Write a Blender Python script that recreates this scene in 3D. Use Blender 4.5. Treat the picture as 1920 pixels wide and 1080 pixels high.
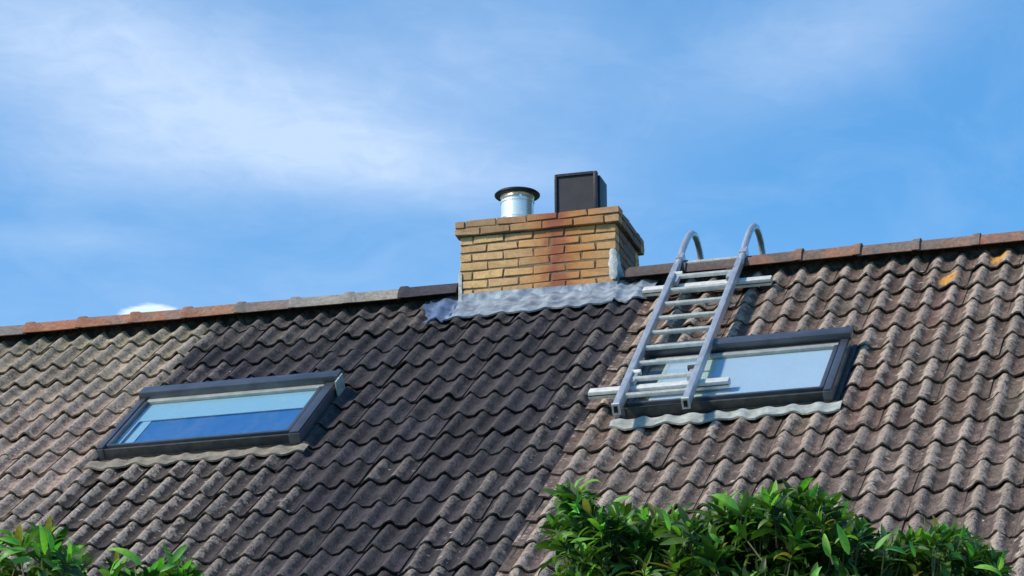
import bpy, bmesh, math, random
from mathutils import Vector, Matrix, noise as mnoise
R = math.radians
random.seed(7)
for o in list(bpy.data.objects): bpy.data.objects.remove(o, do_unlink=True)
scn = bpy.context.scene
COL = scn.collection

# ------------------------------------------------------------------ camera
CAM = Vector((4.03584, -21.00872, -7.21995)); YAW, PITCH, ROLL = -0.26382, 0.32069, -0.00775; FPX = 6373.25
F = Vector((math.sin(YAW)*math.cos(PITCH), math.cos(YAW)*math.cos(PITCH), math.sin(PITCH)))
R0 = Vector((math.cos(YAW), -math.sin(YAW), 0)); U0 = R0.cross(F)
Rv = R0*math.cos(ROLL)+U0*math.sin(ROLL); Uv = U0*math.cos(ROLL)-R0*math.sin(ROLL)
cd = bpy.data.cameras.new('camera'); cam = bpy.data.objects.new('camera', cd); COL.objects.link(cam)
cam.matrix_world = Matrix(((Rv.x, Uv.x, -F.x, CAM.x), (Rv.y, Uv.y, -F.y, CAM.y), (Rv.z, Uv.z, -F.z, CAM.z), (0, 0, 0, 1)))
cd.sensor_width = 36; cd.lens = 36*FPX/1920; cd.clip_start = .1; cd.clip_end = 3000
scn.camera = cam
def ray(x, y): return (F + Rv*((x-960)/FPX) + Uv*((540-y)/FPX)).normalized()
def azel(x, y):
    d = ray(x, y); return math.atan2(d.x, d.y), math.asin(d.z)

# ------------------------------------------------------------------ light, sky, exposure
SUN_DIR = Vector((-.62, -.50, .62)).normalized()          # towards the sun
w = bpy.data.worlds.new('World'); scn.world = w; w.use_nodes = True
nt = w.node_tree; nt.nodes.clear()
def N(nt, t, **k):
    n = nt.nodes.new(t)
    for a, b in k.items():
        if a.startswith('i_'):
            key = a[2:]; key = int(key) if key.isdigit() else key.replace('_', ' ')
            n.inputs[key].default_value = b
        else: setattr(n, a, b)
    return n
def math_(nt, op, a, b=None, c=None, clamp=False):
    n = nt.nodes.new('ShaderNodeMath'); n.operation = op; n.use_clamp = clamp
    for i, v in enumerate((a, b, c)):
        if v is None: continue
        if isinstance(v, (int, float)): n.inputs[i].default_value = v
        else: nt.links.new(v, n.inputs[i])
    return n.outputs[0]
def mixc(nt, fac, a, b, blend='MIX'):
    n = nt.nodes.new('ShaderNodeMix'); n.data_type = 'RGBA'; n.blend_type = blend; n.clamp_factor = True
    for s, v in ((n.inputs[0], fac), (n.inputs[6], a), (n.inputs[7], b)):
        if isinstance(v, (int, float)): s.default_value = v
        elif isinstance(v, tuple): s.default_value = (*v, 1) if len(v) == 3 else v
        else: nt.links.new(v, s)
    return n.outputs[2]
def ramp(nt, fac, pts):
    n = nt.nodes.new('ShaderNodeValToRGB'); cr = n.color_ramp
    while len(cr.elements) < len(pts): cr.elements.new(.5)
    for e, (p, c) in zip(cr.elements, pts):
        e.position = p; e.color = (c, c, c, 1) if isinstance(c, (int, float)) else (*c, 1)
    nt.links.new(fac, n.inputs[0]); return n.outputs[0]
sky = N(nt, 'ShaderNodeTexSky', sky_type='NISHITA', sun_disc=False, sun_elevation=math.asin(SUN_DIR.z),
        sun_rotation=math.atan2(SUN_DIR.x, SUN_DIR.y), altitude=50, air_density=1.0, dust_density=.35, ozone_density=2.5)
tc = N(nt, 'ShaderNodeTexCoord'); sep = N(nt, 'ShaderNodeSeparateXYZ'); nt.links.new(tc.outputs['Generated'], sep.inputs[0])
dx, dy, dz = sep.outputs
az = math_(nt, 'ARCTAN2', dx, dy); el = math_(nt, 'ARCSINE', dz)
# cloud layer coordinates on a flat sheet high above: direction divided by its height
hz = math_(nt, 'MAXIMUM', dz, .06)
cu = math_(nt, 'DIVIDE', dx, hz); cv = math_(nt, 'DIVIDE', dy, hz)
cmb = N(nt, 'ShaderNodeCombineXYZ'); nt.links.new(cu, cmb.inputs[0]); nt.links.new(cv, cmb.inputs[1])
def wnoise(scale, detail, rough, dist=0, off=(0, 0, 0), sc=(1, 1, 1)):
    m = N(nt, 'ShaderNodeMapping'); m.inputs['Location'].default_value = off; m.inputs['Scale'].default_value = sc
    m.inputs['Rotation'].default_value = (0, 0, .35)
    nt.links.new(cmb.outputs[0], m.inputs[0])
    n = N(nt, 'ShaderNodeTexNoise', i_Scale=scale, i_Detail=detail, i_Roughness=rough, i_Distortion=dist)
    nt.links.new(m.outputs[0], n.inputs['Vector']); return n.outputs[0]
nbig = ramp(nt, wnoise(2.6, 5, .55, .5, (3.1, 1.7, 0)), [(.30, 0), (.68, 1)])
nfine = ramp(nt, wnoise(24, 7, .62, .5, (.4, .9, 0), (1, .8, 1)), [(.34, 0), (.72, 1)])
nwisp = ramp(nt, wnoise(7, 8, .62, .9, (5.2, .3, 0), (1, .6, 1)), [(.47, 0), (.78, 1)])
def blob(x, y, sx, sy, wt, tilt=0):
    a, e = azel(x, y)
    da = math_(nt, 'SUBTRACT', az, a); de = math_(nt, 'SUBTRACT', el, e)
    de = math_(nt, 'MULTIPLY_ADD', da, tilt, de)
    qa = math_(nt, 'POWER', math_(nt, 'ABSOLUTE', math_(nt, 'DIVIDE', da, sx/FPX)), 2.0)
    qe = math_(nt, 'POWER', math_(nt, 'ABSOLUTE', math_(nt, 'DIVIDE', de, sy/FPX)), 2.0)
    return math_(nt, 'MULTIPLY', math_(nt, 'EXPONENT', math_(nt, 'MULTIPLY', math_(nt, 'ADD', qa, qe), -1)), wt)
tot = None
for b in [(400, 190, 420, 130, .88, .12), (700, 310, 330, 70, .62, .10), (1560, 70, 330, 110, .48, -.30), (60, 30, 420, 150, .62),
          (130, 450, 230, 32, .28), (930, 100, 330, 180, .42), (1010, 340, 260, 60, .16), (230, 310, 360, 90, .42), (500, 590, 1200, 150, .28)]:
    v = blob(*b); tot = v if tot is None else math_(nt, 'ADD', tot, v)
soft = math_(nt, 'MULTIPLY', tot, math_(nt, 'MULTIPLY_ADD', nbig, .25, .80))
soft = math_(nt, 'MULTIPLY', soft, math_(nt, 'MULTIPLY_ADD', nfine, .26, .82))
wis = math_(nt, 'MULTIPLY_ADD', nwisp, .15, .0)
cl = math_(nt, 'ADD', soft, wis, clamp=True)
cum = blob(287, 600, 74, 33, 1.25)
cum = ramp(nt, math_(nt, 'MULTIPLY', cum, math_(nt, 'MULTIPLY_ADD', wnoise(34, 6, .6, .3), .9, .45)), [(.42, 0), (.62, 1)])
tint = mixc(nt, 1.0, sky.outputs[0], (.74, 1.42, 1.74), 'MULTIPLY')
SKYG = (4.9, 6.3, 8.5)
c1 = mixc(nt, math_(nt, 'MULTIPLY', cl, .95), tint, SKYG)
c2 = mixc(nt, cum, c1, (6.6, 8.0, 9.0))
bg = N(nt, 'ShaderNodeBackground', i_Strength=.10); nt.links.new(c2, bg.inputs[0])
wo = N(nt, 'ShaderNodeOutputWorld'); nt.links.new(bg.outputs[0], wo.inputs[0])
sd = bpy.data.lights.new('sun', 'SUN'); sd.energy = 4.0; sd.angle = R(5); sd.color = (1, .87, .71)
sun = bpy.data.objects.new('sun', sd); COL.objects.link(sun); sun.rotation_euler = SUN_DIR.to_track_quat('Z', 'Y').to_euler()
sun.location = (-8, -12, 14)
scn.view_settings.view_transform = 'Standard'; scn.view_settings.look = 'None'; scn.view_settings.gamma = 1
scn.view_settings.use_curve_mapping = False; scn.view_settings.exposure = 0.3

# ------------------------------------------------------------------ roof frame of reference
AL = 0.63145; CA, SA = math.cos(AL), math.sin(AL)
G = .35204; T0 = .35417; X0 = .96041; PIT = .15; GROUND = -8.82
def rp(X, t, h=0.): return Vector((X, -t*CA-h*SA, -t*SA+h*CA))
AMP = .042; LIFT = .020; THK = .013
def wave(u):                                   # u in wave units, 0 at a crest; narrow crest, wide trough, steeper to the right
    f = u-math.floor(u)
    f = f*.5/.43 if f < .43 else .5+(f-.43)*.5/.57
    return (.5+.5*math.cos(2*math.pi*f))**1.35
HOUSE = {'L': (.0236, -.0131), 'M': (-.0239, -.0912), 'R': (0., 0.)}
def house_at(X): return 'L' if X < -3.74 else ('M' if X < -.628 else 'R')
def tile_h(X, t, hs=None):
    ox, ot = HOUSE[hs or house_at(X)]
    q = (t-T0-ot)/G; fr = math.ceil(q)-q
    return -LIFT*fr-AMP*(1-wave((X-X0-ox)/PIT))

# ------------------------------------------------------------------ materials
def mat(name, rough=.8, metallic=0.):
    m = bpy.data.materials.new(name); m.use_nodes = True; nt = m.node_tree
    b = nt.nodes['Principled BSDF']; b.inputs['Roughness'].default_value = rough; b.inputs['Metallic'].default_value = metallic
    return m, nt, b
def coords(nt, kind='Object', per_object=False, sc=(1, 1, 1)):
    t = N(nt, 'ShaderNodeTexCoord').outputs[kind]
    if per_object:
        oi = N(nt, 'ShaderNodeObjectInfo'); v = N(nt, 'ShaderNodeVectorMath', operation='SCALE'); v.inputs['Scale'].default_value = 37.
        cb = N(nt, 'ShaderNodeCombineXYZ')
        for i in range(3): nt.links.new(oi.outputs['Random'], cb.inputs[i])
        nt.links.new(cb.outputs[0], v.inputs[0])
        a = N(nt, 'ShaderNodeVectorMath', operation='ADD'); nt.links.new(t, a.inputs[0]); nt.links.new(v.outputs[0], a.inputs[1]); t = a.outputs[0]
    m = N(nt, 'ShaderNodeMapping'); m.inputs['Scale'].default_value = sc; nt.links.new(t, m.inputs[0]); return m.outputs[0]
def tnoise(nt, vec, scale, detail=4, rough=.6, dist=0):
    n = N(nt, 'ShaderNodeTexNoise', i_Scale=scale, i_Detail=detail, i_Roughness=rough, i_Distortion=dist)
    nt.links.new(vec, n.inputs['Vector']); return n.outputs[0]
def bump(nt, b, height, strength=.5, dist=.01):
    n = N(nt, 'ShaderNodeBump', i_Strength=strength, i_Distance=dist); nt.links.new(height, n.inputs['Height']); nt.links.new(n.outputs[0], b.inputs['Normal'])

def tile_material(name, orange=False):
    m, nt, b = mat(name, .92)
    oi = N(nt, 'ShaderNodeObjectInfo'); v = coords(nt, 'Object', True)
    raw = N(nt, 'ShaderNodeTexCoord').outputs['Object']; sp = N(nt, 'ShaderNodeSeparateXYZ'); nt.links.new(raw, sp.inputs[0])
    n1 = tnoise(nt, v, 9, 5, .65, .4); n2 = tnoise(nt, v, 38, 5, .7, .6); n3 = tnoise(nt, v, 120, 3, .6)
    base = mixc(nt, 1, oi.outputs['Color'], ramp(nt, n1, [(.3, .50), (.7, 1.45)]), 'MULTIPLY')
    base = mixc(nt, 1, base, ramp(nt, n2, [(.28, .42), (.5, 1.0), (.72, 1.5)]), 'MULTIPLY')
    # pale lichen, thickest on the crest of each roll
    crest = math_(nt, 'MULTIPLY_ADD', math_(nt, 'MULTIPLY_ADD', sp.outputs[1], .0568, sp.outputs[2]), 27, 1.0)
    crest = ramp(nt, math_(nt, 'ADD', crest, math_(nt, 'MULTIPLY_ADD', n1, 2.6, -1.3)), [(.36, 0), (.60, 1)])
    lm = math_(nt, 'MULTIPLY', crest, ramp(nt, math_(nt, 'MULTIPLY_ADD', n1, .5, math_(nt, 'MULTIPLY', n2, .5)), [(.38, .45), (.50, 1)]))
    lm = math_(nt, 'MULTIPLY', lm, oi.outputs['Alpha'], clamp=True)
    nm = tnoise(nt, v, 21, 4, .6, 1.0); lm = math_(nt, 'MULTIPLY', lm, ramp(nt, nm, [(.34, .15), (.46, 1)]))
    lich = mixc(nt, n2, (.27, .21, .165), (.62, .50, .405))
    base = mixc(nt, lm, base, lich)
    # dark pits and cracks running down the slope
    vs = coords(nt, 'Object', True, (1, .38, 1)); n4 = tnoise(nt, vs, 34, 4, .7, 1.6)
    pits = ramp(nt, n4, [(.33, .16), (.405, 1)])
    base = mixc(nt, 1, base, pits, 'MULTIPLY')
    # sparse white flecks
    n5 = tnoise(nt, coords(nt, 'Object', True, (1, 1.6, 1)), 17, 2, .5, .3)
    fl = math_(nt, 'MULTIPLY', ramp(nt, n5, [(.70, 0), (.725, 1)]), ramp(nt, oi.outputs['Alpha'], [(.15, 0), (.4, 1)]))
    base = mixc(nt, fl, base, (.55, .50, .43))
    if orange:
        on = ramp(nt, math_(nt, 'MULTIPLY_ADD', n1, .5, math_(nt, 'MULTIPLY', n2, .5)), [(.40, 0), (.46, 1)])
        ox_ = math_(nt, 'POWER', math_(nt, 'ABSOLUTE', math_(nt, 'DIVIDE', math_(nt, 'SUBTRACT', sp.outputs[0], .10), .065)), 2)
        oy_ = math_(nt, 'POWER', math_(nt, 'ABSOLUTE', math_(nt, 'DIVIDE', math_(nt, 'SUBTRACT', sp.outputs[1], .17), .13)), 2)
        on = math_(nt, 'MULTIPLY', on, ramp(nt, math_(nt, 'ADD', math_(nt, 'ADD', ox_, oy_), math_(nt, 'MULTIPLY_ADD', n2, 5., -2.5)), [(.70, 1), (.80, 0)]))
        base = mixc(nt, on, base, (.62, .30, .05))
    nt.links.new(base, b.inputs['Base Color'])
    hgt = math_(nt, 'ADD', math_(nt, 'MULTIPLY', n2, .7), math_(nt, 'ADD', math_(nt, 'MULTIPLY', n3, .25), math_(nt, 'MULTIPLY', n4, .8)))
    hgt = math_(nt, 'ADD', hgt, math_(nt, 'MULTIPLY', nm, 1.4)); bump(nt, b, hgt, 1.0, .016); return m
M = {}
M['tile'] = tile_material('weathered_concrete_tile'); M['tile_orange'] = tile_material('tile_with_orange_lichen', True)

def generic(name, c1, c2, scale, rough=.8, metallic=0., bs=.4, bd=.006, detail=5, lo=.35, hi=.65, per=False, sc=(1, 1, 1)):
    m, nt, b = mat(name, rough, metallic); v = coords(nt, 'Object', per, sc)
    n = tnoise(nt, v, scale, detail, .65, .3); n2 = tnoise(nt, v, scale*4, 4, .6)
    nt.links.new(mixc(nt, ramp(nt, n, [(lo, 0), (hi, 1)]), c1, c2), b.inputs['Base Color'])
    bump(nt, b, math_(nt, 'ADD', n, math_(nt, 'MULTIPLY', n2, .4)), bs, bd); return m
M['deck'] = generic('bituminous_felt', (.01, .009, .008), (.025, .02, .02), 9)
M['bedding'] = generic('dark_bedding_mortar', (.012, .009, .010), (.07, .055, .05), 22, .95, .0, .8, .02, lo=.45)
M['wall'] = generic('house_brickwork', (.20, .10, .065), (.30, .17, .11), 14)
M['mortar'] = generic('cement_mortar', (.13, .088, .048), (.21, .15, .09), 40, .95)
M['lead'] = generic('lead_sheet', (.13, .165, .22), (.35, .40, .45), 10, .5, .2, .4, .008, lo=.38, hi=.62)
M['lead_pale'] = generic('weathered_pale_lead', (.27, .29, .30), (.48, .49, .47), 22, .6, .1, .6, .006)
M['lead_shaded'] = generic('shaded_lead_sheet', (.06, .10, .19), (.17, .23, .36), 12, .5, .3, .6, .012)  # darker copy of the lead, shade left of the stack painted in
M['apron_beige'] = generic('mossy_lead_apron', (.13, .11, .085), (.27, .235, .18), 16, .8, .0, .5, .008)
M['apron_pale'] = generic('pale_lead_apron', (.20, .215, .20), (.40, .42, .39), 14, .7, .0, .4, .006)
M['clad'] = generic('dark_aluminium_cladding', (.10, .11, .13), (.15, .16, .185), 6, .36, .65, .05, .002)
M['clad_dark'] = generic('near_black_cladding', (.018, .018, .018), (.05, .047, .045), 18, .7, .0, .3, .003)  # near-black, rougher variant of the cladding
M['seal_and_shade'] = generic('black_rubber_and_hood_shade', (.006, .006, .008), (.012, .012, .014), 20, .7)
M['sash'] = generic('grey_sash_rail', (.22, .24, .23), (.34, .36, .34), 10, .6, .1, .1, .002)
M['alu'] = generic('dull_aluminium', (.38, .40, .44), (.54, .56, .60), 30, .42, .55, .25, .002, sc=(1, .3, 1))
M['alu_pale'] = generic('pale_aluminium_rung', (.50, .50, .48), (.70, .69, .65), 26, .5, .15, .25, .002)
M['hole_shade'] = generic('painted_hollow_shade', (.004, .004, .004), (.006, .006, .006), 5)
M['steel_dark'] = generic('dark_cap_metal', (.010, .012, .02), (.02, .022, .035), 20, .45, .6)
M['cowl'] = generic('black_cowl_metal', (.011, .010, .015), (.020, .018, .026), 12, .55, .2, .2, .002)
M['rim'] = generic('black_cowl_rim', (.006, .006, .010), (.012, .012, .018), 12, .5, .3)
M['stem'] = generic('shrub_bark', (.06, .07, .03), (.12, .10, .05), 30)
M['ground'] = generic('mown_lawn', (.03, .06, .015), (.06, .09, .03), 1.5, .95)
m, nt, b = mat('stainless_steel', .26, .6); b.inputs['Base Color'].default_value = (.95, .89, .80, 1)
v = coords(nt, 'Object', False, (1, 1, 3)); n = tnoise(nt, v, 26, 4, .6); bump(nt, b, n, .35, .006); M['steel'] = m
# brick: per-brick colour, rust-red soot stain running down the middle of the stack
m, nt, b = mat('buff_brick', .92); oi = N(nt, 'ShaderNodeObjectInfo'); v = coords(nt, 'Object', True)
n1 = tnoise(nt, v, 22, 5, .65); n2 = tnoise(nt, v, 70, 4, .7)
bc = mixc(nt, 1, oi.outputs['Color'], ramp(nt, n1, [(.3, .78), (.7, 1.18)]), 'MULTIPLY')
bc = mixc(nt, 1, bc, ramp(nt, n2, [(.3, .72), (.45, 1), (.75, 1.12)]), 'MULTIPLY')
geo = N(nt, 'ShaderNodeNewGeometry'); sp = N(nt, 'ShaderNodeSeparateXYZ'); nt.links.new(geo.outputs['Position'], sp.inputs[0])
wn = tnoise(nt, geo.outputs['Position'], 9, 4, .6)
xx = math_(nt, 'ADD', sp.outputs[0], math_(nt, 'MULTIPLY_ADD', wn, .22, -.11))
def gaus(c, s, k):
    q = math_(nt, 'POWER', math_(nt, 'ABSOLUTE', math_(nt, 'DIVIDE', math_(nt, 'SUBTRACT', xx, c), s)), 2)
    return math_(nt, 'MULTIPLY', math_(nt, 'EXPONENT', math_(nt, 'MULTIPLY', q, -1)), k)
front = ramp(nt, math_(nt, 'MULTIPLY_ADD', sp.outputs[1], -10, -.7), [(.0, 0), (.3, 1)])
bc = mixc(nt, math_(nt, 'MULTIPLY', gaus(-1.24, .26, .92), front), bc, (.46, .19, .055))
bc = mixc(nt, math_(nt, 'MULTIPLY', gaus(-1.30, .10, .92), front), bc, (.25, .075, .042))
nt.links.new(bc, b.inputs['Base Color']); bump(nt, b, math_(nt, 'ADD', n1, math_(nt, 'MULTIPLY', n2, .6)), .6, .006); M['brick'] = m
# ridge tile
m, nt, b = mat('ridge_tile_clay', .9); oi = N(nt, 'ShaderNodeObjectInfo'); v = coords(nt, 'Object', True)
n1 = tnoise(nt, v, 7, 5, .65, .4); n2 = tnoise(nt, v, 34, 5, .7, .4)
bc = mixc(nt, math_(nt, 'MULTIPLY', ramp(nt, n1, [(.42, 0), (.56, 1)]), oi.outputs['Alpha']), oi.outputs['Color'], (.30, .125, .07))
bc = mixc(nt, 1, bc, ramp(nt, n2, [(.3, .55), (.7, 1.35)]), 'MULTIPLY')
nt.links.new(bc, b.inputs['Base Color']); bump(nt, b, math_(nt, 'ADD', n1, n2), .6, .008); M['ridge'] = m
# glass
m = bpy.data.materials.new('window_glass'); m.use_nodes = True; nt = m.node_tree; nt.nodes.remove(nt.nodes['Principled BSDF'])
fr = N(nt, 'ShaderNodeFresnel', i_IOR=1.52); tr = N(nt, 'ShaderNodeBsdfTransparent'); tr.inputs[0].default_value = (.88, .93, .94, 1)
gl = N(nt, 'ShaderNodeBsdfGlossy'); gl.inputs['Roughness'].default_value = .03; mx = N(nt, 'ShaderNodeMixShader')
bf = N(nt, 'ShaderNodeNewGeometry').outputs['Backfacing']
nt.links.new(math_(nt, 'MULTIPLY', math_(nt, 'MULTIPLY', fr.outputs[0], 1.5, clamp=True), math_(nt, 'SUBTRACT', 1, bf)), mx.inputs[0]); nt.links.new(tr.outputs[0], mx.inputs[1]); nt.links.new(gl.outputs[0], mx.inputs[2])
nt.links.new(mx.outputs[0], nt.nodes['Material Output'].inputs[0]); dn = tnoise(nt, coords(nt, 'Object', False, (1, .5, 1)), 6, 6, .7, .8); dd = N(nt, 'ShaderNodeBsdfDiffuse'); dd.inputs[0].default_value = (.50, .52, .48, 1)
m2 = N(nt, 'ShaderNodeMixShader'); nt.links.new(math_(nt, 'MULTIPLY', ramp(nt, dn, [(.42, .005), (.78, .10)]), math_(nt, 'SUBTRACT', 1, bf)), m2.inputs[0]); nt.links.new(mx.outputs[0], m2.inputs[1]); nt.links.new(dd.outputs[0], m2.inputs[2])
nt.links.new(m2.outputs[0], nt.nodes['Material Output'].inputs[0])
gb = N(nt, 'ShaderNodeBump', i_Strength=.15, i_Distance=.004); nt.links.new(tnoise(nt, coords(nt), 2.2, 2), gb.inputs['Height']); nt.links.new(gb.outputs[0], gl.inputs['Normal'])
M['glass'] = m
def plain(name, c, rough=.8):
    m, nt, b = mat(name, rough); n = tnoise(nt, coords(nt), 3, 3)
    nt.links.new(mixc(nt, n, tuple(x*.93 for x in c), tuple(min(1, x*1.06) for x in c)), b.inputs['Base Color']); return m
M['blind_pale'] = plain('pale_blue_blind', (.36, .58, .72)); M['blind_blue'] = plain('deep_blue_blind', (.012, .15, .44))
M['blind_white'] = plain('white_blind', (.58, .66, .78)); M['blind_dusty'] = plain('creamy_blind', (.62, .66, .58)); M['dark_room'] = plain('dark_reveal', (.03, .05, .12))
# leaf
m, nt, b = mat('laurel_leaf', .5); oi = N(nt, 'ShaderNodeObjectInfo')
at = N(nt, 'ShaderNodeAttribute', attribute_name='leafcol'); v = coords(nt, 'Object', True)
n1 = tnoise(nt, v, 60, 3)
bc = mixc(nt, 1, at.outputs['Color'], oi.outputs['Color'], 'MULTIPLY')
bc = mixc(nt, 1, bc, ramp(nt, n1, [(.3, .8), (.7, 1.2)]), 'MULTIPLY')
nt.links.new(bc, b.inputs['Base Color']); b.inputs['Specular IOR Level'].default_value = .45
tl = N(nt, 'ShaderNodeBsdfTranslucent'); nt.links.new(mixc(nt, 1, bc, (1.1, 1.5, .5), 'MULTIPLY'), tl.inputs[0])
mx = N(nt, 'ShaderNodeMixShader'); mx.inputs[0].default_value = .38
nt.links.new(b.outputs[0], mx.inputs[1]); nt.links.new(tl.outputs[0], mx.inputs[2]); nt.links.new(mx.outputs[0], nt.nodes['Material Output'].inputs[0]); M['leaf'] = m

# ------------------------------------------------------------------ object helpers
def link(name, me, m=None, parent=None, loc=(0, 0, 0), rot=(0, 0, 0)):
    o = bpy.data.objects.new(name, me); COL.objects.link(o); o.parent = parent; o.location = loc; o.rotation_euler = rot
    if m is not None and me is not None and not me.materials: me.materials.append(m)
    return o
def tag(o, label=None, cat=None, group=None, kind=None):
    if label: o['label'] = label
    if cat: o['category'] = cat
    if group: o['group'] = group
    if kind: o['kind'] = kind
    return o
class MB:
    def __init__(s): s.v = []; s.f = []
    def box(s, x0, x1, y0, y1, z0, z1, bev=0):
        if bev:
            bm = bmesh.new(); bmesh.ops.create_cube(bm, size=1)
            for q in bm.verts: q.co = Vector(((x0+x1)/2+q.co.x*(x1-x0), (y0+y1)/2+q.co.y*(y1-y0), (z0+z1)/2+q.co.z*(z1-z0)))
            bmesh.ops.bevel(bm, geom=bm.edges[:], offset=bev, segments=2, affect='EDGES', profile=.6)
            i = len(s.v); bm.verts.index_update(); s.v += [tuple(q.co) for q in bm.verts]; s.f += [[i+q.index for q in f.verts] for f in bm.faces]; bm.free(); return s
        i = len(s.v); s.v += [(x, y, z) for z in (z0, z1) for y in (y0, y1) for x in (x0, x1)]
        for f in ((0, 2, 3, 1), (4, 5, 7, 6), (0, 1, 5, 4), (2, 6, 7, 3), (0, 4, 6, 2), (1, 3, 7, 5)): s.f.append([i+k for k in f])
        return s
    def slopebox(s, X0_, X1_, t0, t1, h0, h1, bev=0): return s.box(X0_, X1_, -t1, -t0, h0, h1, bev)   # in roof coordinates
    def tube(s, pts, r, n=10, cap=True):
        pts = [Vector(p) for p in pts]; i0 = len(s.v); up = Vector((1, 0, 0))
        for k, p in enumerate(pts):
            d = (pts[min(k+1, len(pts)-1)]-pts[max(k-1, 0)]).normalized()
            a = d.cross(up); a = a if a.length > .05 else d.cross(Vector((0, 1, 0))); a.normalize(); bb = d.cross(a)
            rr = r[k] if isinstance(r, (list, tuple)) else r
            for j in range(n):
                t = 2*math.pi*j/n; s.v.append(tuple(p+a*math.cos(t)*rr+bb*math.sin(t)*rr))
        for k in range(len(pts)-1):
            for j in range(n): s.f.append([i0+k*n+j, i0+k*n+(j+1) % n, i0+(k+1)*n+(j+1) % n, i0+(k+1)*n+j])
        if cap: s.f.append([i0+j for j in range(n)][::-1]); s.f.append([i0+(len(pts)-1)*n+j for j in range(n)])
        return s
    def lathe(s, c, prof, n=40):
        i0 = len(s.v)
        for r, z in prof:
            for j in range(n): t = 2*math.pi*j/n; s.v.append((c[0]+r*math.cos(t), c[1]+r*math.sin(t), c[2]+z))
        for k in range(len(prof)-1):
            for j in range(n): s.f.append([i0+k*n+j, i0+k*n+(j+1) % n, i0+(k+1)*n+(j+1) % n, i0+(k+1)*n+j])
        s.f.append([i0+j for j in range(n)][::-1]); s.f.append([i0+(len(prof)-1)*n+j for j in range(n)]); return s
    def mesh(s, name, smooth=None):
        me = bpy.data.meshes.new(name); me.from_pydata(s.v, [], s.f); me.update()
        if smooth is not None:
            me.shade_smooth(); 
            try: me.set_sharp_from_angle(angle=R(smooth))
            except Exception: pass
        return me
    def build(s, name, m, parent=None, loc=(0, 0, 0), rot=(0, 0, 0), smooth=30): return link(name, s.mesh(name, smooth), m, parent, loc, rot)

# ------------------------------------------------------------------ setting: ground
def sheet(name, x0, x1, y0, y1, z, m):
    me = bpy.data.meshes.new(name); me.from_pydata([(x0, y0, z), (x1, y0, z), (x1, y1, z), (x0, y1, z)], [], [(0, 1, 2, 3)]); return link(name, me, m)
tag(sheet('ground', -600, 600, -600, 600, GROUND, M['ground']), kind='structure')

# ------------------------------------------------------------------ houses
TEND = 6.05
def build_house(key, xa, xb, label):
    base = Vector(((xa+xb)/2, 0, GROUND))
    h = link('terraced_house', None, loc=base); tag(h, label, 'house', 'terraced houses in a row')
    ey = -TEND*CA+.25
    mb = MB().box(xa-base.x, xb-base.x, ey, -ey, 0, -TEND*SA-GROUND-.12)
    mb.build('wall', M['wall'], h)
    # roof deck: both slopes with thickness, sits below the tiles
    d = .12; pts = []
    for x in (xa-base.x, xb-base.x):
        for X, t, hh in ((x, TEND-.06, -.075), (x, 0, -.075)):
            q = rp(X, t, hh); pts.append((x, q.y, q.z-GROUND))
        q = rp(x, 0, -.075); pts[-1] = (x, 0, -.075/CA-GROUND)
        q = rp(x, TEND-.06, -.075); pts.append((x, -q.y, q.z-GROUND))
        pts.append((x, -q.y, q.z-GROUND-d)); pts.append((x, 0, -.075/CA-GROUND-d)); pts.append((x, q.y, q.z-GROUND-d))
    me = bpy.data.meshes.new('roof')
    a = list(range(6)); bq = [6+i for i in range(6)]
    fc = [[a[0], a[1], bq[1], bq[0]], [a[1], a[2], bq[2], bq[1]], [a[2], a[3], bq[3], bq[2]], [a[3], a[4], bq[4], bq[3]], [a[4], a[5], bq[5], bq[4]], [a[5], a[0], bq[0], bq[5]],
          [a[0], a[5], a[4], a[1]], [a[1], a[4], a[3], a[2]], [bq[1], bq[4], bq[5], bq[0]], [bq[2], bq[3], bq[4], bq[1]]]
    me.from_pydata(pts, [], fc); me.update()
    rf = link('roof', me, M['deck'], h)
    return h, rf, base
hL, rL, bL = build_house('L', -7.09, -3.75, 'terraced house on the left with pale beige weathered roof tiles')
hM, rM, bM = build_house('M', -3.745, -.63, 'middle terraced house with dark purple grey roof tiles and the brick chimney')
hR, rR, bR = build_house('R', -.625, 3.6, 'terraced house on the right with brown pale crested tiles under the aluminium ladder')
HS = {'L': (hL, rL, bL), 'M': (hM, rM, bM), 'R': (hR, rR, bR)}

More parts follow.
